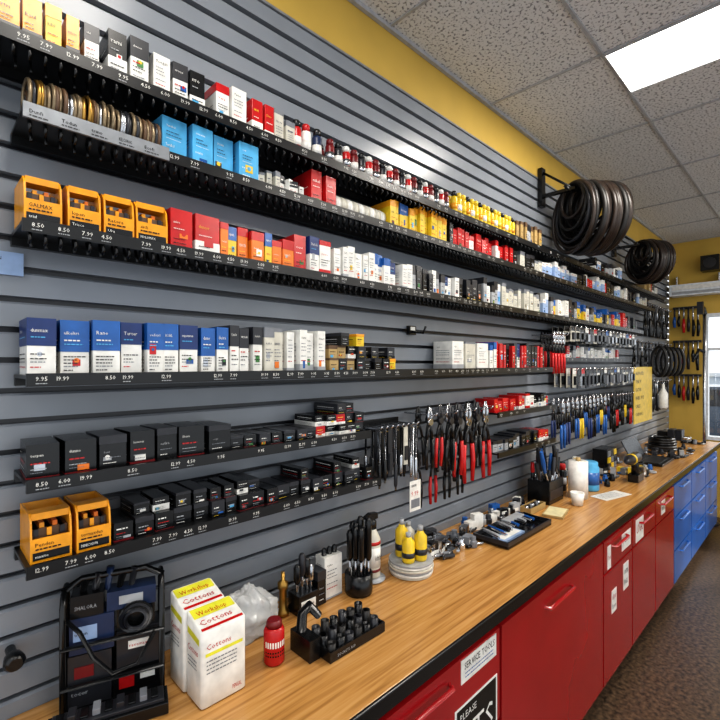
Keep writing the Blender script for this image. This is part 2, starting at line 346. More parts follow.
for r_ in range(2):
    for i in range(19): can(m,.78+i*.029,.91+r_*.04,z,.0125,.072,['dkred','dkgrey','red'][i%3],['dkred','black','white'][(i+r_)%3],['silver','white'][i%2])
m.done()
m=MB('spray_bottle_row')
for r_ in range(2):
    for i in range(16): can(m,1.345+i*.028,.905+r_*.04,z,.0125,.085,'yellow',['black','yellow','yellow'][i%3],['amber','white','yellow'][i%3])
m.done()
fill('grip_tape_box_row',1.80,2.02,.022,z,.085,['tan','tan','grey','white2'])
fill('packaged_parts_box_row',2.72,3.2,.05,z,.07,['grey','tan','red','white1','blk1','blackwhite','clear'],hv=.25,bevel=0)
fill('packaged_parts_box_row',3.75,4.1,.05,z,.07,['grey','tan','red','white1','blk1','blackwhite','clear'],hv=.25,bevel=0)
z=ST[2]
m=MB('cable_housing_coils')
x=.132
while x<.335:
    R=.030*U(.94,1.04); yy=.918+U(-.004,.004)
    m.ring((x,yy,z+R+.004),R,.0035,random.choice(['cord','cord','brown','brass','silver','dkgrey']),'x',24,6,U(-.08,.08))
    m.ring((x+.002,yy+.02,z+R*.8+.004),R*.8,.0035,random.choice(['cord','brown','silver']),'x',20,5)
    x+=.0052
m.done()
listed('blue_parts_box_row',z,[(.342,.392,.083,'ltblue'),(.40,.444,.083,'ltblue'),(.452,.497,.083,'ltblue'),(.504,.552,.083,'ltblue')])
m=MB('small_white_packet_pile')
for i in range(9):
    x=.560+i*.0155; pbox(m,x,x+.013,z,U(.03,.055),SB[random.choice(['white1','white2','whiteblack'])],.90,.975,.25)
m.done(.003)
listed('red_parts_box_row',z,[(.71,.742,.085,'red'),(.75,.785,.08,'red')])
m=MB('tape_roll_row')
for i in range(9):
    x=.80+i*.022
    m.lathe(.93,z+.0265,[(.010,x),(.026,x),(.026,x+.017),(.010,x+.017)],['white','offwhite'][i%2],16,'x'); m.cyl(.93,z+.0265,x-.0006,x+.0176,.010,'dkgrey',12,'x')
m.done()
fill('yellow_parts_box_row',1.0,1.29,.022,z,.088,['yellow','yelblue','yellow','yellow'],gap=.003,hv=.1)
fill('packaged_parts_box_row',1.3,1.82,.024,z,.07,['red','whitered','red','blk1'],hv=.15)
fill('packaged_parts_box_row',1.83,3.8,.038,z,.07,['white1','grey','clear','blk2','white2','red'],hv=.25,bevel=0)
z=ST[3]
def bin_(m,x0,x1,z,h,yf,yb,mt='amber',inner='dkgrey',wall=.003,lab='black',wd=None):
    m.box(x0,x1,yf,yb,z,z+.004,mt); m.box(x0,x1,yb-wall,yb,z+.004,z+h,mt)
    for a in (x0,x1-wall): m.prism_x([(yf,z+.004),(yb-wall,z+.004),(yb-wall,z+h),(yf+.016,z+h),(yf+.004,z+h*.84),(yf,z+h*.5)],a,a+wall,mt)
    m.box(x0+wall,x1-wall,yf,yf+wall,z+.004,z+h*.50,mt)
    m.box(x0+wall,x1-wall,yf+.010,yf+.04,z+h*.86,z+h,mt)
    m.box(x0+wall*1.3,x1-wall*1.3,yf+.014,yb-wall*1.2,z+.005,z+h*.66,inner)
    W=x1-x0; n=5
    for i in range(n):
        a=x0+wall*2+(W-wall*4)*i/n; m.box(a,a+(W-wall*4)/n*.75,yf+.010+.008*(i%2),yb-.02,z+h*.5,z+h*(.66+.1*(i%2)),['dkgrey','amber','amber','orange'][i%4])
    m.box(x0+W*.06,x1-W*.06,yf-.0009,yf,z+h*.06,z+h*.22,lab)
    txt(m,x0+W*.12,x1-W*.25,yf-.0014,z+h*.34,z+h*.42,lab,wd); dash(m,(x0+W*.12,yf-.0014,z+h*.27),(1,0,0),W*.6,h*.03,lab); txt(m,x0+W*.12,x1-W*.4,yf-.0016,z+h*.11,z+h*.17,'white')
m=MB('yellow_display_bins')
for x0,x1 in ((.124,.176),(.184,.234),(.239,.289),(.293,.350)): bin_(m,x0,x1,z,.078,.889,.985,'amber','brown')
m.done(.001)
listed('colorful_parts_box_row',z,[(.356,.4,.08,'red'),(.405,.458,.08,'red2'),(.464,.482,.076,'orange'),(.484,.505,.072,'yelblue'),(.509,.533,.075,'orange'),(.537,.568,.07,'orange'),(.572,.59,.074,'yelblue'),(.594,.618,.06,'orange'),(.622,.655,.07,'orange')])
fill('packaged_parts_box_row',.662,.78,.030,z,.088,['red','navywhite','whitered','bluetop'],order=True)
fill('packaged_parts_box_row',.785,1.05,.022,z,.082,['bluetop','white1','navywhite','white1','white2'],hv=.1)
fill('packaged_parts_box_row',1.055,1.4,.022,z,.075,['navywhite','blk2','bluetop','grey','white1'],hv=.15)
fill('packaged_parts_box_row',1.41,2.1,.026,z,.08,['white1','clear','grey','white2','blk3'],hv=.25)
fill('packaged_parts_box_row',2.12,3.55,.038,z,.08,['white1','clear','grey','red','blk3','yelblue'],hv=.25,bevel=0)
z=ST[4]
X=[(.130,.169),(.176,.219),(.225,.268),(.273,.308),(.312,.341),(.344,.373),(.378,.414),(.421,.451),(.454,.480)]
listed('blue_inner_tube_box_row',z,[(a,b_,.094*U(.97,1.03),'bluewhite' if i%3 else 'navywhite') for i,(a,b_) in enumerate(X)])
fill('white_inner_tube_box_row',.485,.76,.026,z,.098,['white1','bluetop','white2','white1','whiteblack'],gap=.006)
m=MB('small_parts_box_stacks')
for i in range(8):
    x=.768+i*.033
    for k in range(1+(i<4)+(i%2)): pbox(m,x,x+.029,z+k*.0335,.033,SB[random.choice(['blk1','tan','blk3','yellow','blackwhite','blk2'])])
m.done(.001)
listed('white_parts_box_row',z,[(1.335,1.40,.098,'white1'),(1.41,1.475,.098,'white2'),(1.485,1.56,.095,'white1')])
fill('tool_blister_pack_row',1.57,2.06,.024,z,.10,['navywhite','blk1','red','blk2','blk1','bluetop'],hv=.1)
z=ST[5]
listed('black_brake_pad_box_row',z,[(.13,.175,.055,'blk1'),(.181,.228,.056,'blk1'),(.234,.278,.057,'blk2'),(.284,.328,.06,'blk1'),(.334,.372,.06,'blk2'),(.378,.43,.06,'blk1'),(.436,.486,.056,'blk2')])
m=MB('small_parts_box_stacks')
for i in range(12):
    x=.492+i*.0335
    for k in range(1+(i>6)*1+(i in (9,10))): pbox(m,x,x+.030,z+k*.027,.0265,SB[random.choice(['blk1','blk2','blk3','red2','blackwhite'] if i>6 else ['blk1','blk2','blk3'])])
m.done(.001)
z=ST[6]
m=MB('orange_display_bins'); bin_(m,.132,.19,z,.078,.889,.985,'amber','brown'); bin_(m,.197,.25,z,.078,.889,.985,'amber','brown')
m.done(.001)
m=MB('black_parts_box_stacks')
x=.258
while x<.90:
    w=U(.026,.036)
    pbox(m,x,x+w,z,.034,SB[random.choice(['blk1','blk2','blk3'])])
    if random.random()<.75: pbox(m,x+.002,x+w-.002,z+.0345,U(.022,.03),SB[random.choice(['blk1','blk2','blk2','blackwhite'])],.90)
    x+=w+.004
m.done(.001)
fill('small_red_box_row',1.61,2.12,.030,-.19,.052,['whitered','red2','red','blackwhite','white1'],hv=.2)
fill('small_parts_box_row',1.61,2.12,.034,-.345,.05,['whitered','blk2','red2','blackwhite','grey'],hv=.2)
fill('small_parts_box_row',2.31,3.28,.035,.03,.06,['whitered','white1','red2','blackwhite','grey','bluetop'],yf=.93,hv=.2)

# ---------------------------------------------------------------- hanging tools
def pliers(m,x,y,zt,L,grip,tip='silver',spread=.10,lean=0):
    zp=zt-.24*L
    m.cyl(x,zp,y-.006,y+.006,.035*L+.004,tip,12,'y')
    for s_ in (-1,1):
        m.tube([(x+s_*.02*L,y,zp),(x+s_*.045*L,y,zp+.10*L),(x+s_*.012*L,y,zt)],[.026*L,.026*L,.010*L],tip,7)
        m.tube([(x-s_*.02*L,y,zp),(x+s_*.05*L+lean*.2*L,y,zp-.16*L),(x+s_*spread*.85*L+lean*.3*L,y,zp-.30*L)],[.024*L,.022*L,.022*L],'black',7)
        m.tube([(x+s_*spread*.8*L+lean*.3*L,y,zp-.28*L),(x+s_*spread*L+lean*.4*L,y,zp-.5*L),(x+s_*spread*.8*L+lean*.6*L,y,zp-.76*L)],[.027*L,.031*L,.024*L],grip,8)
def hook(m,x,z,y0=.87):
    m.tube([(x,.999,z),(x,y0,z),(x,y0-.008,z+.010)],.0028,'chrome',6)
m=MB('hanging_pliers')
for i in range(7):
    x=1.19+i*.058; hook(m,x,-.165)
    for k in range(2):
        L=U(.22,.30) if i>1 else .2
        pliers(m,x+U(-.006,.006),.895+k*.045,-.15+.01,L,['black','red','black','red','red','black','red'][i] if k==0 else 'black',random.choice(['silver','black','dkgrey']),U(.07,.11),U(-.12,.12))
for i in range(4):
    x=1.22+i*.085; pliers(m,x,.965,-.29,.2,random.choice(['black','red','black']),'dkgrey',.09)
m.done()
m=MB('hanging_hex_key_sets')
m.box(.96,1.15,.992,.999,-.20,-.175,'shelfblk')
for i in range(8):
    x=.965+i*.024; hook(m,x,-.19,.90)
    for k in range(3):
        y=.905+k*.028; z0=-.195; L=U(.10,.2)
        if i%3==2: m.box(x-.009,x+.009,y,y+.003,z0-L*.8,z0,random.choice(['dkgrey','offwhite','black'])); m.box(x-.007,x+.007,y-.004,y,z0-L*.7,z0-L*.4,'dkgrey')
        else: m.tube([(x+.01,y,z0-.005),(x,y,z0),(x,y,z0-L)],.003,random.choice(['silver','black','chrome']),6); m.lathe(x,y,[(.004,z0-L*.95),(.006,z0-L*.9),(.006,z0-L*.6),(.003,z0-L*.55)],random.choice(['black','dkgrey','silver']),8)
m.done()
m=MB('hanging_price_card'); m.box(1.05,1.10,.86,.862,-.44,-.35,'white'); txt(m,1.055,1.09,.8593,-.368,-.36,'black'); txt(m,1.055,1.09,.8593,-.395,-.38,'red','9.99'); m.box(1.055,1.095,.8593,.86,-.43,-.405,'grey')
m.tube([(1.075,.861,-.351),(1.075,.868,-.33),(1.075,.868,-.192)],.0015,'chrome',6); m.done()
def cards(m,x,z,w,h,c1,c2,n=4):
    hook(m,x,z,.86)
    for k in range(n):
        y=.872+k*.03; m.box(x-w/2,x+w/2,y,y+.0025,z-h,z+.008,c1); m.box(x-w/2,x+w/2,y-.0008,y,z-h*.22,z+.008,c2); m.box(x-w*.32,x+w*.32,y-.012,y-.0008,z-h*.85,z-h*.35,random.choice(['black','silver','grey','dkgrey','black']))
m=MB('hanging_blister_cards')
for zr,(a,b_),w,h in ((.18,(2.33,3.35),.055,.075),(-.03,(2.35,3.34),.05,.10)):
    x=a
    while x<b_: cards(m,x,zr,w*.85,h*U(.85,1.0),random.choice(['white','black','offwhite','black','grey','dkgrey']),random.choice(['red','dkgrey','white','black','black','blue'])); x+=w*1.15
m.done()
m=MB('hanging_red_pliers')
for i in range(4): hook(m,2.15+i*.035,.14); pliers(m,2.15+i*.035,.89,.155,.2,'red','silver',.08); pliers(m,2.15+i*.035,.95,.155,.18,['black','red'][i%2],'black',.07)
m.done()
m=MB('hanging_blue_tools')
for i in range(12):
    x=2.24+i*.06; hook(m,x,-.185)
    for k in range(2): pliers(m,x+.01*k,.885+k*.05,-.17,U(.15,.24),['blue','navy','black','blue','yellow'][(i+k)%5],'silver',.09)
m.done()
m=MB('hanging_black_tools')
for i in range(7):
    x=3.0+i*.055; hook(m,x,-.19)
    for k in range(2): pliers(m,x+.01*k,.885+k*.05,-.175,U(.15,.24),['black','red','black','black','yellow'][(i+k)%5],'dkgrey',.08)
m.done()
m=MB('yellow_notice_sign'); m.box(3.40,3.84,.88,.885,-.40,-.02,'yellow')
for k,wd in enumerate(['SHOP RATES','TUNE UP','FLAT FIX','WHEEL TRUE','CABLES','OVERHAUL']): txt(m,3.43,3.80,.8793,-.075-k*.055,-.052-k*.055,'black',wd)
for x in (3.5,3.76): m.box(x-.004,x+.004,.885,.999,-.06,-.05,'silver')
m.done()
def wrench(m,x,y,zt,L,mt='silver'):
    m.ring((x,y,zt-.015),.012,.005,mt,'y',14,6); m.tube([(x,y,zt-.03),(x,y,zt-L+.02)],[.006,.005],mt,6)
    m.prism_y([(x-.014,zt-L),(x-.006,zt-L+.002),(x-.005,zt-L+.014),(x+.005,zt-L+.014),(x+.006,zt-L+.002),(x+.014,zt-L),(x+.012,zt-L+.028),(x-.012,zt-L+.028)],y-.004,y+.004,mt)
m=MB('hanging_wrench_set')
for r_,zz in ((0,.45),(1,.16),(2,-.14)):
    for i in range(11):
        x=(3.95+i*.07) if r_!=1 else 3.66+i*.1
        hook(m,x,zz,.93)
        if i%3==0: pliers(m,x,.95,zz+.012,.25,'black','black',.1)
        elif i%3==1: wrench(m,x,.95,zz+.018,U(.15,.24),'dkgrey')
        else:
            m.tube([(x,.95,zz),(x,.95,zz-.1)],.006,'silver',6); m.lathe(x,.95,[(.010,zz-.24),(.016,zz-.23),(.015,zz-.12),(.008,zz-.1)],'black',8)
m.done()
m=MB('hanging_inner_tubes')
for i in range(5): hook(m,4.0+i*.15,.12,.86); m.ring((4.0+i*.15,.87,.02),.05,.012,'rubber','x',24,7,.2,2.2)
m.done()
m=MB('hanging_white_bottle'); hook(m,3.98,-.15,.84); m.lathe(3.98,.84,[(.022,-.33),(.03,-.32),(.03,-.22),(.010,-.18),(.010,-.15)],'white',14); m.done()
m=MB('wall_hook_bracket'); m.box(1.20,1.235,.985,.999,.10,.13,'black'); m.tube([(1.217,.985,.11),(1.217,.94,.105),(1.217,.93,.125)],.004,'black',6); m.box(1.205,1.23,.9845,.985,.115,.127,'white'); m.done()
m=MB('shelf_label_card'); m.box(.075,.138,.992,.999,.155,.195,'cardblue'); txt(m,.08,.13,.9915,.180,.186,'black'); txt(m,.08,.125,.9915,.165,.170,'white'); m.done()
m=MB('wall_knob_hook'); m.lathe(.12,-.50,[(.008,.999),(.008,.97),(.014,.965),(.016,.95),(.010,.94)],'black',14,'y'); m.done()

# ---------------------------------------------------------------- tyres hanging on wall arms
def tyres(xc,yc,zb,R,n,dn,tilt):
    m=MB('hanging_bicycle_tires'); nx,ny=math.cos(tilt),-math.sin(tilt)
    for i in range(n):
        rr=R*U(.92,1.0); o=(i-(n-1)/2)*dn
        m.ring((xc+nx*o,yc+ny*o,zb+R*2-rr),rr,U(.008,.013),random.choice(['tyre','tyre','rubber']),'x',44,8,tilt+U(-.10,.10),U(.97,1.0))
        m.ring((xc+nx*o,yc+ny*o,zb+R*2-rr*.86),rr*.84,.007,random.choice(['tyre','dkgrey','rubber']),'x',40,6,tilt+U(-.12,.12))
        if i%2==0: m.ring((xc+nx*o,yc+ny*o,zb+R*2-rr*.68),rr*.66,.008,'rubber','x',36,6,tilt+U(-.15,.15))
        if i%3==0: m.ring((xc+nx*o,yc+ny*o,zb+R*2-rr*.5),rr*.48,.008,'tyre','x',32,6,tilt+U(-.15,.15))
    zt=zb+2*R-.03; e=dn*n/2+.03
    m.tube([(xc-nx*e,yc-ny*e,zt+.02),(xc-nx*(e-.02),yc-ny*(e-.02),zt),(xc+nx*(e-.02),yc+ny*(e-.02),zt),(xc+nx*e,yc+ny*e,zt+.02)],.009,'black',8)
    m.box(xc-.08-.012,xc-.08+.012,yc+.03,.998,zt-.006,zt+.008,'black')
    m.box(xc-.10,xc-.06,.975,.9955,zt-.05,zt+.14,'black')
    m.tube([(xc-.08,yc+.04,zt),(xc-.08,.98,zt+.12)],.006,'black',7)
    m.done()
tyres(2.31,.79,.530,.165,12,.016,.62); tyres(3.42,.80,.528,.135,8,.018,.55)

# ---------------------------------------------------------------- counter-top objects
Z=CT+.0016
def rr(x0,x1,y0,y1,r,n=4):
    pts=[]
    for cx,cy,a0 in ((x1-r,y1-r,0),(x0+r,y1-r,90),(x0+r,y0+r,180),(x1-r,y0+r,270)):
        for i in range(n+1):
            a=math.radians(a0+90*i/n); pts.append((cx+r*math.cos(a),cy+r*math.sin(a)))
    return pts
def loft(m,secs,mt):
    n=len(secs[0][0]); vs=[(p[0],p[1],z+k*(p[1]-yc)) for (ps,z,k,yc) in secs for p in ps]; fs=[]
    for j in range(len(secs)-1):
        for i in range(n): fs.append((j*n+i,j*n+(i+1)%n,(j+1)*n+(i+1)%n,(j+1)*n+i))
    sm=[True]*len(fs); fs.append(tuple(range(n))[::-1]); fs.append(tuple(range((len(secs)-1)*n,len(secs)*n))); sm+=[False,False]
    m.add(vs,fs,mt,sm)
# upright white cartons standing side by side
m=MB('white_rag_cartons')
for (ya,yb,ht,x0,x1) in ((.775,.8385,.146,.364,.454),(.8395,.905,.162,.360,.445)):
    yc=(ya+yb)/2
    def sec(i,z_,k,r=.006): return (rr(x0+i,x1-i,ya+i,yb-i,r,3),z_,k,yc)
    loft(m,[sec(.002,Z,0),sec(0,Z+.003,0),sec(0,Z+.05,0),sec(0,Z+.10,0),sec(0,Z+ht-.002,.28),sec(.002,Z+ht,.28)],'white')
    f_=lambda y,d=.0006: Z+ht+d+.28*(y-yc)
    def tq(a,b_,c_,d_,mt,dz=.0006): m.quad([(a,c_,f_(c_,dz)),(b_,c_,f_(c_,dz)),(b_,d_,f_(d_,dz)),(a,d_,f_(d_,dz))],mt)
    tq(x0+.004,x1-.004,yb-.028,yb-.004,'lime'); tq(x0+.004,x1-.004,ya+.004,ya+.010,'red')
    write(m,(x0+.008,ya+.016,f_(ya+.016,.001)),(1,0,0),.068,.013,'red','Cottons',(0,1,.28))
    write(m,(x0+.012,yb-.024,f_(yb-.024,.001)),(1,0,0),.06,.011,'red','Workshop',(0,1,.28))
    m.quad([(x0-.0004,ya+.008,Z+ht-.034),(x0-.0004,yb-.008,Z+ht-.026),(x0-.0004,yb-.008,Z+ht-.014),(x0-.0004,ya+.008,Z+ht-.022)],'lime')
    write(m,(x0-.0006,yb-.010,Z+ht-.055),(0,-1,0),.042,.012,'red','Cottons')
    for q_ in range(3): dash(m,(x0-.0006,yb-.010,Z+ht-.068-q_*.007),(0,-1,0),.036,.0022,'grey')
txt(m,.374,.444,.7744,Z+.104,Z+.114,'red','Cottons'); m.quad([(.372,.7746,Z+.092),(.446,.7746,Z+.092),(.446,.7746,Z+.098),(.372,.7746,Z+.098)],'lime')
for k in range(4): dash(m,(.374,.7744,Z+.082-k*.007),(1,0,0),.06,.0022,'grey')
txt(m,.425,.444,.7744,Z+.012,Z+.020,'red')
m.done()
# tool caddy / rack
m=MB('tool_caddy'); m.rot(.188,.931,-.32)
x0,y0=.182,.925; x1=x0+.165; y1=y0+.066
m.box(x0,x1,y0,y1,Z,Z+.008,'black'); m.box(x0,x1,y1-.004,y1,Z+.008,Z+.10,'black')
for a in (x0,x1-.006):
    m.tube([(a+.003,y0+.003,Z+.006),(a+.003,y0+.004,Z+.19),(a+.003,y0+.02,Z+.21),(a+.003,y1-.01,Z+.21),(a+.003,y1-.003,Z+.19),(a+.003,y1-.003,Z+.006)],.005,'black',8)
for hz in (.05,.12): m.tube([(x0,y0+.001,Z+hz),(x1,y0+.001,Z+hz)],.004,'black',8)
m.tube([(x0,y0+.03,Z+.21),(x0+.03,y0+.03,Z+.228),(x1-.03,y0+.03,Z+.228),(x1,y0+.03,Z+.21)],.006,'black',9)
def lb(xa,xb,ya,yb,za,zb,mt): m.box(x0+xa,x0+xb,y0+ya,y0+yb,Z+za,Z+zb,mt)
lb(.010,.078,.008,.058,.009,.10,'dkgrey'); lb(.012,.082,.010,.056,.101,.165,'dkblue'); lb(.080,.157,.010,.056,.009,.055,'black'); lb(.086,.157,.010,.054,.056,.125,'dkgrey')
lb(.014,.065,.010,.05,.166,.205,'black'); lb(.07,.152,.012,.05,.166,.20,'dkblue'); lb(.086,.15,.014,.052,.126,.165,'black')
lb(.018,.055,.0085,.010,.125,.15,'cardblue'); lb(.105,.14,.0085,.010,.09,.105,'white'); lb(.02,.05,.0065,.008,.06,.08,'dkred'); lb(.09,.115,.0085,.010,.02,.04,'red'); lb(.125,.15,.0085,.010,.03,.04,'white'); lb(.09,.13,.0105,.012,.175,.19,'ltgrey')
txt(m,x0+.02,x0+.05,y0+.0080,Z+.135,Z+.141,'black'); txt(m,x0+.107,x0+.138,y0+.0080,Z+.094,Z+.10,'red'); txt(m,x0+.015,x0+.05,y0+.007,Z+.03,Z+.038,'ltgrey'); txt(m,x0+.02,x0+.055,y0+.0095,Z+.18,Z+.187,'ltgrey')
for i in range(4): m.ring((x0+.118,y0+.004-.003*i,Z+.15),.026-.003*i,.0035,['black','dkgrey'][i%2],'y',24,6)
m.tube([(x0+.01,y0-.002,Z+.17),(x0+.03,y0-.010,Z+.15),(x0+.05,y0-.008,Z+.10),(x0+.08,y0-.010,Z+.065),(x0+.12,y0-.008,Z+.07),(x0+.15,y0-.004,Z+.12)],.0038,'black',7)
for i in range(5):
    a=x0+.03+i*.02; m.tube([(a,y0+.03,Z+.2),(a+.006,y0+.03,Z+.225+.008*(i%3))],[.005,.007],['black','dkgrey','dkblue','black','dkgrey'][i],8)
m.off(); m.done(.002)
m=MB('tool_case_base'); m.rot(.188,.931,-.32); m.box(x0-.015,x0+.17,y0-.065,y0-.016,Z,Z+.02,'black'); m.box(x0-.008,x0+.163,y0-.059,y0-.022,Z+.02,Z+.026,'dkgrey')
for k in range(9): m.box(x0-.002+k*.018,x0+.010+k*.018,y0-.052,y0-.028,Z+.026,Z+.030+.006*(k%2),['black','dkgrey','black','grey'][k%4])
m.off(); m.done(.0015)
# plastic bag
me=bpy.data.meshes.new('plastic_bag')
bm=bmesh.new(); bmesh.ops.create_icosphere(bm,subdivisions=5,radius=1)
for v in bm.verts:
    p=v.co.copy(); nn=math.sin(p.x*9+p.y*4)*.06+math.sin(p.y*11-p.z*6)*.06+math.sin(p.z*13+p.x*5)*.05+abs(math.sin(p.x*21+p.z*17))*.07+abs(math.sin(p.y*25-p.z*15+p.x*8))*.07
    p*=1+nn; top=max(0,p.z); v.co=Vector((p.x*.075*(1-.3*top),p.y*.04*(1-.35*top),max(-.7,p.z)*.06))*K
bm.to_mesh(me); bm.free(); me.materials.append(MATS['clearbag'])
for p in me.polygons: p.use_smooth=True
bg=bpy.data.objects.new('plastic_bag',me); bg.location=P((.538,.925,CT+.0435)); bpy.context.scene.collection.objects.link(bg)
m=MB('red_spray_can'); m.lathe(.535,.802,[(.019,Z),(.0215,Z+.004),(.0215,Z+.066),(.018,Z+.074)],'red',24); m.lathe(.535,.802,[(.0165,Z+.0741),(.0165,Z+.083),(.013,Z+.088)],'dkred',20)
for k in range(9):
    a=math.radians(185+k*14); r_=.0219
    for (za,zb2,mt) in ((.038,.05,'white'),(.02,.023,'black'),(.027,.03,'black')):
        m.quad([(.535+r_*math.cos(a),.802+r_*math.sin(a),Z+za),(.535+r_*math.cos(a+.15),.802+r_*math.sin(a+.15),Z+za),(.535+r_*math.cos(a+.15),.802+r_*math.sin(a+.15),Z+zb2),(.535+r_*math.cos(a),.802+r_*math.sin(a),Z+zb2)],mt)
m.done()
m=MB('socket_tray'); X0,X1,Y0,Y1=.612,.778,.712,.80
m.box(X0,X1,Y0,Y1,Z,Z+.008,'black')
for a in ((X0,X1,Y0,Y0+.004),(X0,X1,Y1-.004,Y1),(X0,X0+.004,Y0+.004,Y1-.004),(X1-.004,X1,Y0+.004,Y1-.004)): m.box(*a,Z+.008,Z+.022,'black')
for i in range(6):
    for j in range(3):
        hh=.030+.006*j+.004*(i%2); rx=.0115
        m.lathe(X0+.018+i*.026,Y0+.018+j*.026,[(rx,Z+.008),(rx,Z+hh*.5),(rx*.85,Z+hh*.55),(rx*.85,Z+hh),(rx*.6,Z+hh),(rx*.6,Z+hh*.8)],['rubber','black','dkgrey'][(i+j)%3],14)
m.box(X0-.03,X0-.002,Y0+.03,Y1+.01,Z,Z+.045,'black'); m.tube([(X0-.016,Y1-.01,Z+.045),(X0-.012,Y1-.01,Z+.08),(X0+.005,Y1-.01,Z+.09),(X0+.03,Y1-.012,Z+.06)],[.012,.011,.010,.009],'black',10)
txt(m,X0+.02,X0+.08,Y0-.0007,Z+.007,Z+.013,'ltgrey','SOCKETS 8-19')
m.done(.001)
m=MB('brass_pump_fitting'); m.lathe(.65,.936,[(.016,Z),(.016,Z+.01),(.009,Z+.015),(.009,Z+.06),(.013,Z+.065),(.013,Z+.08),(.005,Z+.085),(.005,Z+.105)],'brass',14); m.done()
m=MB('hand_tool_holder'); m.box(.668,.728,.895,.94,Z,Z+.05,'black')
for i,(dx,h_) in enumerate(((.01,.12),(.025,.145),(.04,.13),(.052,.11))):
    m.tube([(.668+dx,.915,Z+.05),(.668+dx,.915,Z+h_*.65)],.004,'silver',7); m.lathe(.668+dx,.915,[(.005,Z+h_*.6),(.009,Z+h_*.68),(.009,Z+h_*.95),(.005,Z+h_)],['black','dkgrey','black','silver'][i],10)
m.box(.675,.72,.893,.895,Z+.012,Z+.035,'white'); txt(m,.68,.715,.8925,Z+.022,Z+.03,'black'); m.done(.0015)
m=MB('boxed_lubricant_pack'); pbox(m,.765,.825,Z,.11,SB['white1'],.905,.95,0)
for dx in (.012,.03,.048): m.lathe(.765+dx,.930,[(.007,Z+.1105),(.007,Z+.125),(.003,Z+.13)],'black',10)
pbox(m,.735,.762,Z,.085,SB['blk2'],.90,.945,0); m.done(.001)
m=MB('screwdriver_bundle'); m.lathe(.862,.885,[(.036,Z),(.038,Z+.01),(.038,Z+.055),(.034,Z+.055),(.034,Z+.03)],'black',18)
for i in range(11):
    a=i*2.4; r_=.006+.0022*i; xx,yy=.862+r_*math.cos(a),.885+r_*math.sin(a); h_=U(.17,.205)
    m.tube([(xx,yy,Z+.03),(xx,yy,Z+.1)],.003,'silver',6); m.lathe(xx,yy,[(.005,Z+.09),(.009,Z+.1),(.0085,Z+h_-.03),(.010,Z+h_-.01),(.006,Z+h_)],['black','black','dkgrey'][i%3],10)
m.done()
m=MB('spray_bottle'); m.lathe(.943,.915,[(.038,Z),(.040,Z+.004),(.02,Z+.008)],'ltgrey',24); m.lathe(.943,.915,[(.024,Z+.008),(.0255,Z+.014),(.0255,Z+.115),(.016,Z+.135),(.012,Z+.145)],'offwhite',20)
m.cyl(.943,.915,Z+.04,Z+.095,.0258,'white',20); m.cyl(.943,.915,Z+.102,Z+.112,.0259,'red',20); m.cyl(.943,.915,Z+.026,Z+.034,.0259,'dkred',20)
m.lathe(.943,.915,[(.014,Z+.145),(.014,Z+.165),(.010,Z+.17)],'black',14); m.prism_y([(.925,Z+.17),(.963,Z+.17),(.961,Z+.187),(.935,Z+.19),(.913,Z+.182),(.913,Z+.176)],.908,.922,'black')
txt(m,.93,.957,.8885,Z+.06,Z+.078,'black'); m.done()
m=MB('abrasive_disc_stack')
for i in range(6): m.cyl(1.06,.865,Z+i*.007,Z+i*.007+.0055,.066+U(-.003,.002),['offwhite','white','ltgrey'][i%3],28)
m.done(.001)
m=MB('yellow_bottle_group'); zz=Z+.0415
for x,y,h_,c_ in ((1.03,.85,.085,'yellow'),(1.068,.835,.10,'yellow'),(1.10,.865,.075,'white'),(1.05,.893,.11,'yellow'),(1.09,.90,.09,'offwhite')):
    m.lathe(x,y,[(.017,zz),(.019,zz+.005),(.019,zz+h_*.7),(.010,zz+h_*.8),(.008,zz+h_*.86)],c_,14); m.cyl(x,y,zz+h_*.86,zz+h_,.008,'ltgrey',10); m.cyl(x,y,zz+h_*.18,zz+h_*.35,.0193,'dkgrey' if c_=='yellow' else 'ltgrey',14)
m.done()
def clutter(name,n,xa,xb,ya,yb,cols,avoid=()):
    m=MB(name); i=0; tries=0
    while i<n and tries<n*20:
        tries+=1
        x,y=U(xa,xb),U(ya,yb)
        if any(a-.05<x<b_+.03 and c_-.04<y<d_+.03 for a,b_,c_,d_ in avoid): continue
        k=i%6; c=random.choice(cols); i+=1
        if k==0: m.lathe(x,y,[(.014,Z),(.014,Z+.02),(.010,Z+.022),(.010,Z+.035)],c,12)
        elif k==1: m.ring((x,y,Z+.006),.018,.0055,c,'z',16,6)
        elif k==2: m.tube([(x,y,Z+.006),(x+.03,y+U(-.02,.02),Z+.006)],.005,c,7)
        elif k==3: m.rot(x,y,U(0,.5)); m.box(x-.015,x+U(.01,.02),y,y+.02,Z,Z+U(.01,.03),c); m.off()
        elif k==4: m.tube([(x-.02,y,Z+.008),(x,y+.01,Z+.008),(x+.03,y-.005,Z+.008)],[.003,.007,.007],c,7)
        else: m.rot(x,y,U(-.4,.4)); m.box(x-.02,x+.02,y-.01,y+.015,Z,Z+U(.03,.06),c); m.box(x-.016,x+.01,y-.0108,y-.01,Z+.012,Z+.024,'white'); m.off()
    m.done(.001)
clutter('loose_metal_parts',54,1.17,1.38,.83,.96,['silver','dkgrey','chrome','black','grey','silver'])
clutter('scattered_small_parts',50,1.45,1.93,.90,.965,['silver','dkgrey','black','blue','black','ltgrey','white'])
clutter('bench_clutter_items',90,2.50,3.15,.68,.955,['black','dkgrey','black','silver','grey','yellow','ltgrey','blue'],[(2.68,2.8,.66,.75),(2.84,3.04,.85,.97),(2.54,2.76,.67,.73)])
clutter('bench_clutter_items',80,3.55,4.45,.64,.95,['black','dkgrey','black','silver','grey','ltgrey','dkgrey'],[(3.76,3.94,.73,.91),(4.08,4.24,.69,.93)])
m=MB('open_tool_tray'); a0,a1,b0,b1=1.41,1.75,.735,.87
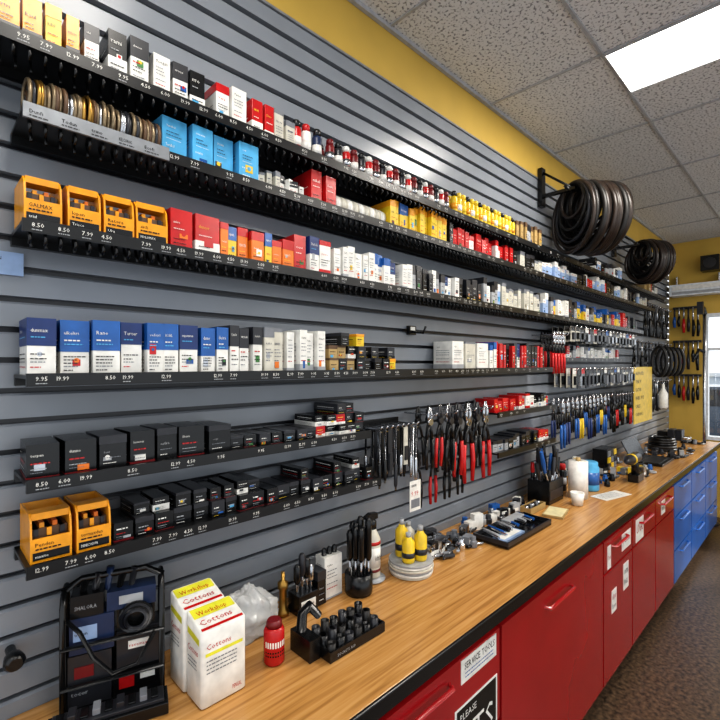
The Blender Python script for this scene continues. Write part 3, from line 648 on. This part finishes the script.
m.box(a0,a1,b0,b1,Z,Z+.008,'black')
for a in ((a0,a1,b0,b0+.006),(a0,a1,b1-.006,b1),(a0,a0+.006,b0+.006,b1-.006),(a1-.006,a1,b0+.006,b1-.006)): m.box(*a,Z+.008,Z+.022,'dkgrey')
m.box(a0+.02,a0+.16,b0+.02,b0+.07,Z+.009,Z+.018,'cardblue'); m.box(a0+.03,a0+.15,b0+.03,b0+.06,Z+.018,Z+.019,'white')
for i in range(15):
    x=a0+.02+i*.021; y=b0+.035+U(0,.03); m.tube([(x,y,Z+.022),(x+.02,y+.07,Z+.024)],[.006,.003],['silver','ltgrey','chrome','blue','black'][i%5],7)
m.box(a0+.18,a0+.3,b1-.045,b1-.012,Z+.009,Z+.03,'ltgrey'); m.done(.0015)
m=MB('paper_notepad'); m.rot(1.9,.78,.2); m.box(1.83,1.96,.74,.82,Z,Z+.008,'tan'); m.box(1.835,1.955,.745,.815,Z+.008,Z+.009,'paper'); m.off(); m.done()
m=MB('cardboard_parts_tray'); m.box(1.80,1.94,.84,.89,Z,Z+.004,'tan')
for a in ((1.80,1.94,.84,.843),(1.80,1.94,.887,.89),(1.80,1.803,.843,.887),(1.937,1.94,.843,.887)): m.box(*a,Z+.004,Z+.025,'tan')
for i in range(7): m.cyl(1.815+i*.018,.865,Z+.004,Z+.03,.007,['silver','black','grey'][i%3],10)
m.done()
m=MB('paper_sheet'); m.rot(2.35,.70,-.25); m.box(2.24,2.44,.66,.74,Z,Z+.0015,'white')
for k in range(5): dash(m,(2.26,.728-k*.012,Z+.0018),(1,0,0),.14,.003,'grey',(0,1,0))
m.off(); m.done()
m=MB('tool_pot'); m.box(1.98,2.13,.84,.94,Z,Z+.10,'black'); m.box(1.985,2.125,.8385,.84,Z+.02,Z+.06,'dkgrey')
for i in range(32):
    x,y=1.99+(i%8)*.017,.85+(i//8)*.025; h_=U(.15,.26); dx=U(-.07,.06)
    m.tube([(x,y,Z+.10),(x+dx*.5,y,Z+h_*.65)],.004,'silver',6); m.tube([(x+dx*.45,y,Z+h_*.6),(x+dx*.75,y,Z+h_*.8),(x+dx,y,Z+h_)],[.007,.010,.008],random.choice(['black','black','black','blue','dkgrey','red','dkgrey','black']),8)
m.done(.002)
m=MB('paper_towel_roll'); m.lathe(2.2,.80,[(.012,Z),(.042,Z),(.042,Z+.17),(.012,Z+.17)],'white',24); m.cyl(2.2,.80,Z+.165,Z+.185,.011,'tan',12); m.done()
m=MB('parts_cup'); m.lathe(2.08,.76,[(.022,Z),(.03,Z+.055),(.027,Z+.055),(.02,Z+.01)],'white',18); m.done()
m=MB('blue_canister'); m.lathe(2.38,.81,[(.04,Z),(.042,Z+.005),(.042,Z+.11),(.036,Z+.12),(.036,Z+.135),(.03,Z+.14)],'ltblue',20); m.cyl(2.38,.81,Z+.03,Z+.09,.0425,'blue',20); m.done()
m=MB('lubricant_bottle_group')
for x,y,c_,cp in ((2.27,.90,'black','red'),(2.32,.92,'white','black'),(2.45,.90,'dkgrey','yellow'),(2.49,.92,'red','white')): can(m,x,y,Z,.019,.13,c_,cp,'ltgrey')
m.done()
m=MB('cordless_drill')
m.lathe(.70,Z+.125,[(.010,2.56),(.016,2.58),(.026,2.62),(.028,2.74),(.022,2.76)],'dkgrey',14,'x')
m.tube([(2.71,.70,Z+.11),(2.725,.70,Z+.04)],[.018,.02],'black',10); m.box(2.68,2.78,.675,.725,Z,Z+.04,'black'); m.cyl(.70,Z+.125,2.64,2.66,.0285,'yellow',14,'x'); m.done(.002)
m=MB('plastic_parts_organizer'); m.box(2.86,3.02,.88,.96,Z,Z+.12,'black')
for i in range(3):
    for j in range(3): m.box(2.868+i*.05,2.912+i*.05,.874,.88,Z+.006+j*.037,Z+.038+j*.037,['dkgrey','yellow','grey'][(i+j)%3])
m.done(.001)
m=MB('laptop'); m.box(3.2,3.5,.68,.84,Z,Z+.014,'black'); m.box(3.22,3.48,.70,.80,Z+.014,Z+.016,'dkgrey')
m.prism_x([(.84,Z+.012),(.90,Z+.13),(.906,Z+.128),(.846,Z+.010)],3.2,3.5,'black'); m.done(.001)
m=MB('coiled_air_hose')
for k in range(5): m.ring((3.85+U(-.01,.01),.82,Z+.012+k*.018),.085-.003*k,.010,['black','rubber'][k%2],'z',28,7)
m.done()
m=MB('bench_vise'); m.box(4.1,4.22,.80,.92,Z,Z+.02,'dkgrey'); m.box(4.12,4.2,.84,.91,Z+.02,Z+.10,'black'); m.box(4.11,4.21,.80,.84,Z+.06,Z+.12,'dkgrey'); m.cyl(4.16,Z+.06,.70,.84,.012,'silver',12,'y'); m.tube([(4.10,.71,Z+.06),(4.22,.71,Z+.06)],.005,'silver',7)
m.box(4.11,4.21,.75,.79,Z+.04,Z+.12,'dkgrey'); m.done(.003)
# far wall items
m=MB('wall_heater'); m.box(XR-.14,XR-.0002,.30,.97,.60,.70,'frame'); m.box(XR-.145,XR-.14,.32,.95,.612,.635,'ltgrey'); m.box(XR-.146,XR-.14,.32,.95,.65,.685,'white')
for y in (.35,.62,.92): m.box(XR-.08,XR-.0002,y,y+.012,.70,.78,'silver')
m.done(.004)
m=MB('loudspeaker'); m.box(XR-.11,XR-.0002,.62,.75,.80,.93,'black'); m.cyl(.685,.865,XR-.115,XR-.11,.045,'dkgrey',18,'x'); m.done(.004)
m=MB('wall_tool_rack')
for zz in (.50,.20,-.10):
    m.box(XR-.05,XR-.0002,.755,.96,zz-.01,zz+.01,'dkgrey')
    for i in range(6):
        y=.775+i*.034; L=U(.16,.26)
        m.tube([(XR-.06,y,zz),(XR-.06,y,zz-L*.5)],.007,['silver','chrome','dkgrey'][i%3],7)
        m.tube([(XR-.06,y,zz-L*.45),(XR-.06,y+U(-.006,.006),zz-L*.7),(XR-.06,y,zz-L)],[.009,.014,.010],['black','black','dkgrey','red','black','blue'][i],8)
m.done()
m=MB('bike_repair_stand'); m.tube([(4.7,.70,FL+.04),(4.7,.70,.47)],.012,'silver',10)
m.lathe(4.7,.70,[(.10,FL),(.10,FL+.02),(.03,FL+.05),(.02,FL+.1)],'dkgrey',20)
m.tube([(4.7,.70,.42),(4.64,.70,.46),(4.54,.70,.45)],[.02,.018,.018],'black',9); m.box(4.50,4.55,.68,.72,.40,.50,'dkgrey')
m.tube([(4.7,.70,.1),(4.66,.73,.12),(4.58,.76,.02)],[.015,.012,.01],'black',8)
m.done()

# ---------------------------------------------------------------- light
W=bpy.data.worlds.new('World'); bpy.context.scene.world=W; W.use_nodes=True
bgn=W.node_tree.nodes['Background']; bgn.inputs[0].default_value=(.90,.95,1,1); bgn.inputs[1].default_value=1.15
def area(x,y,pw):
    l=bpy.data.lights.new('ceiling_lamp','AREA'); l.shape='RECTANGLE'; l.size=.3*K; l.size_y=.62*K; l.energy=pw; l.color=(1,.94,.85)
    o=bpy.data.objects.new('ceiling_lamp',l); o.location=P((x+.16,y+.32,CEIL-.01)); bpy.context.scene.collection.objects.link(o)
for (x,y,p) in ((1.744,-.088,27),(3.344,-1.368,34),(.144,-.088,10),(1.744,-1.368,24)): area(x,y,p)
# daylight coming in through the far window
l=bpy.data.lights.new('sun','SUN'); l.energy=3; l.angle=.05; l.color=(1,.97,.92)
o=bpy.data.objects.new('sun',l); o.rotation_euler=Vector((-.62,.42,-.45)).to_track_quat('-Z','Y').to_euler(); o.location=(12,-6,6); bpy.context.scene.collection.objects.link(o)
# ---------------------------------------------------------------- camera
cd=bpy.data.cameras.new('camera'); co=bpy.data.objects.new('camera',cd); bpy.context.scene.collection.objects.link(co)
co.location=P((0,0,0)); co.rotation_euler=(math.radians(90),0,math.radians(-44.4)); cd.sensor_width=36; cd.lens=22.75; cd.shift_y=4/720; cd.clip_start=.02
bpy.context.scene.camera=co
vs=bpy.context.scene.view_settings
vs.view_transform='Standard'; vs.exposure=.1
for lk in ('Medium High Contrast','Standard - Medium High Contrast'):
    try: vs.look=lk; break
    except Exception as e: print(e)
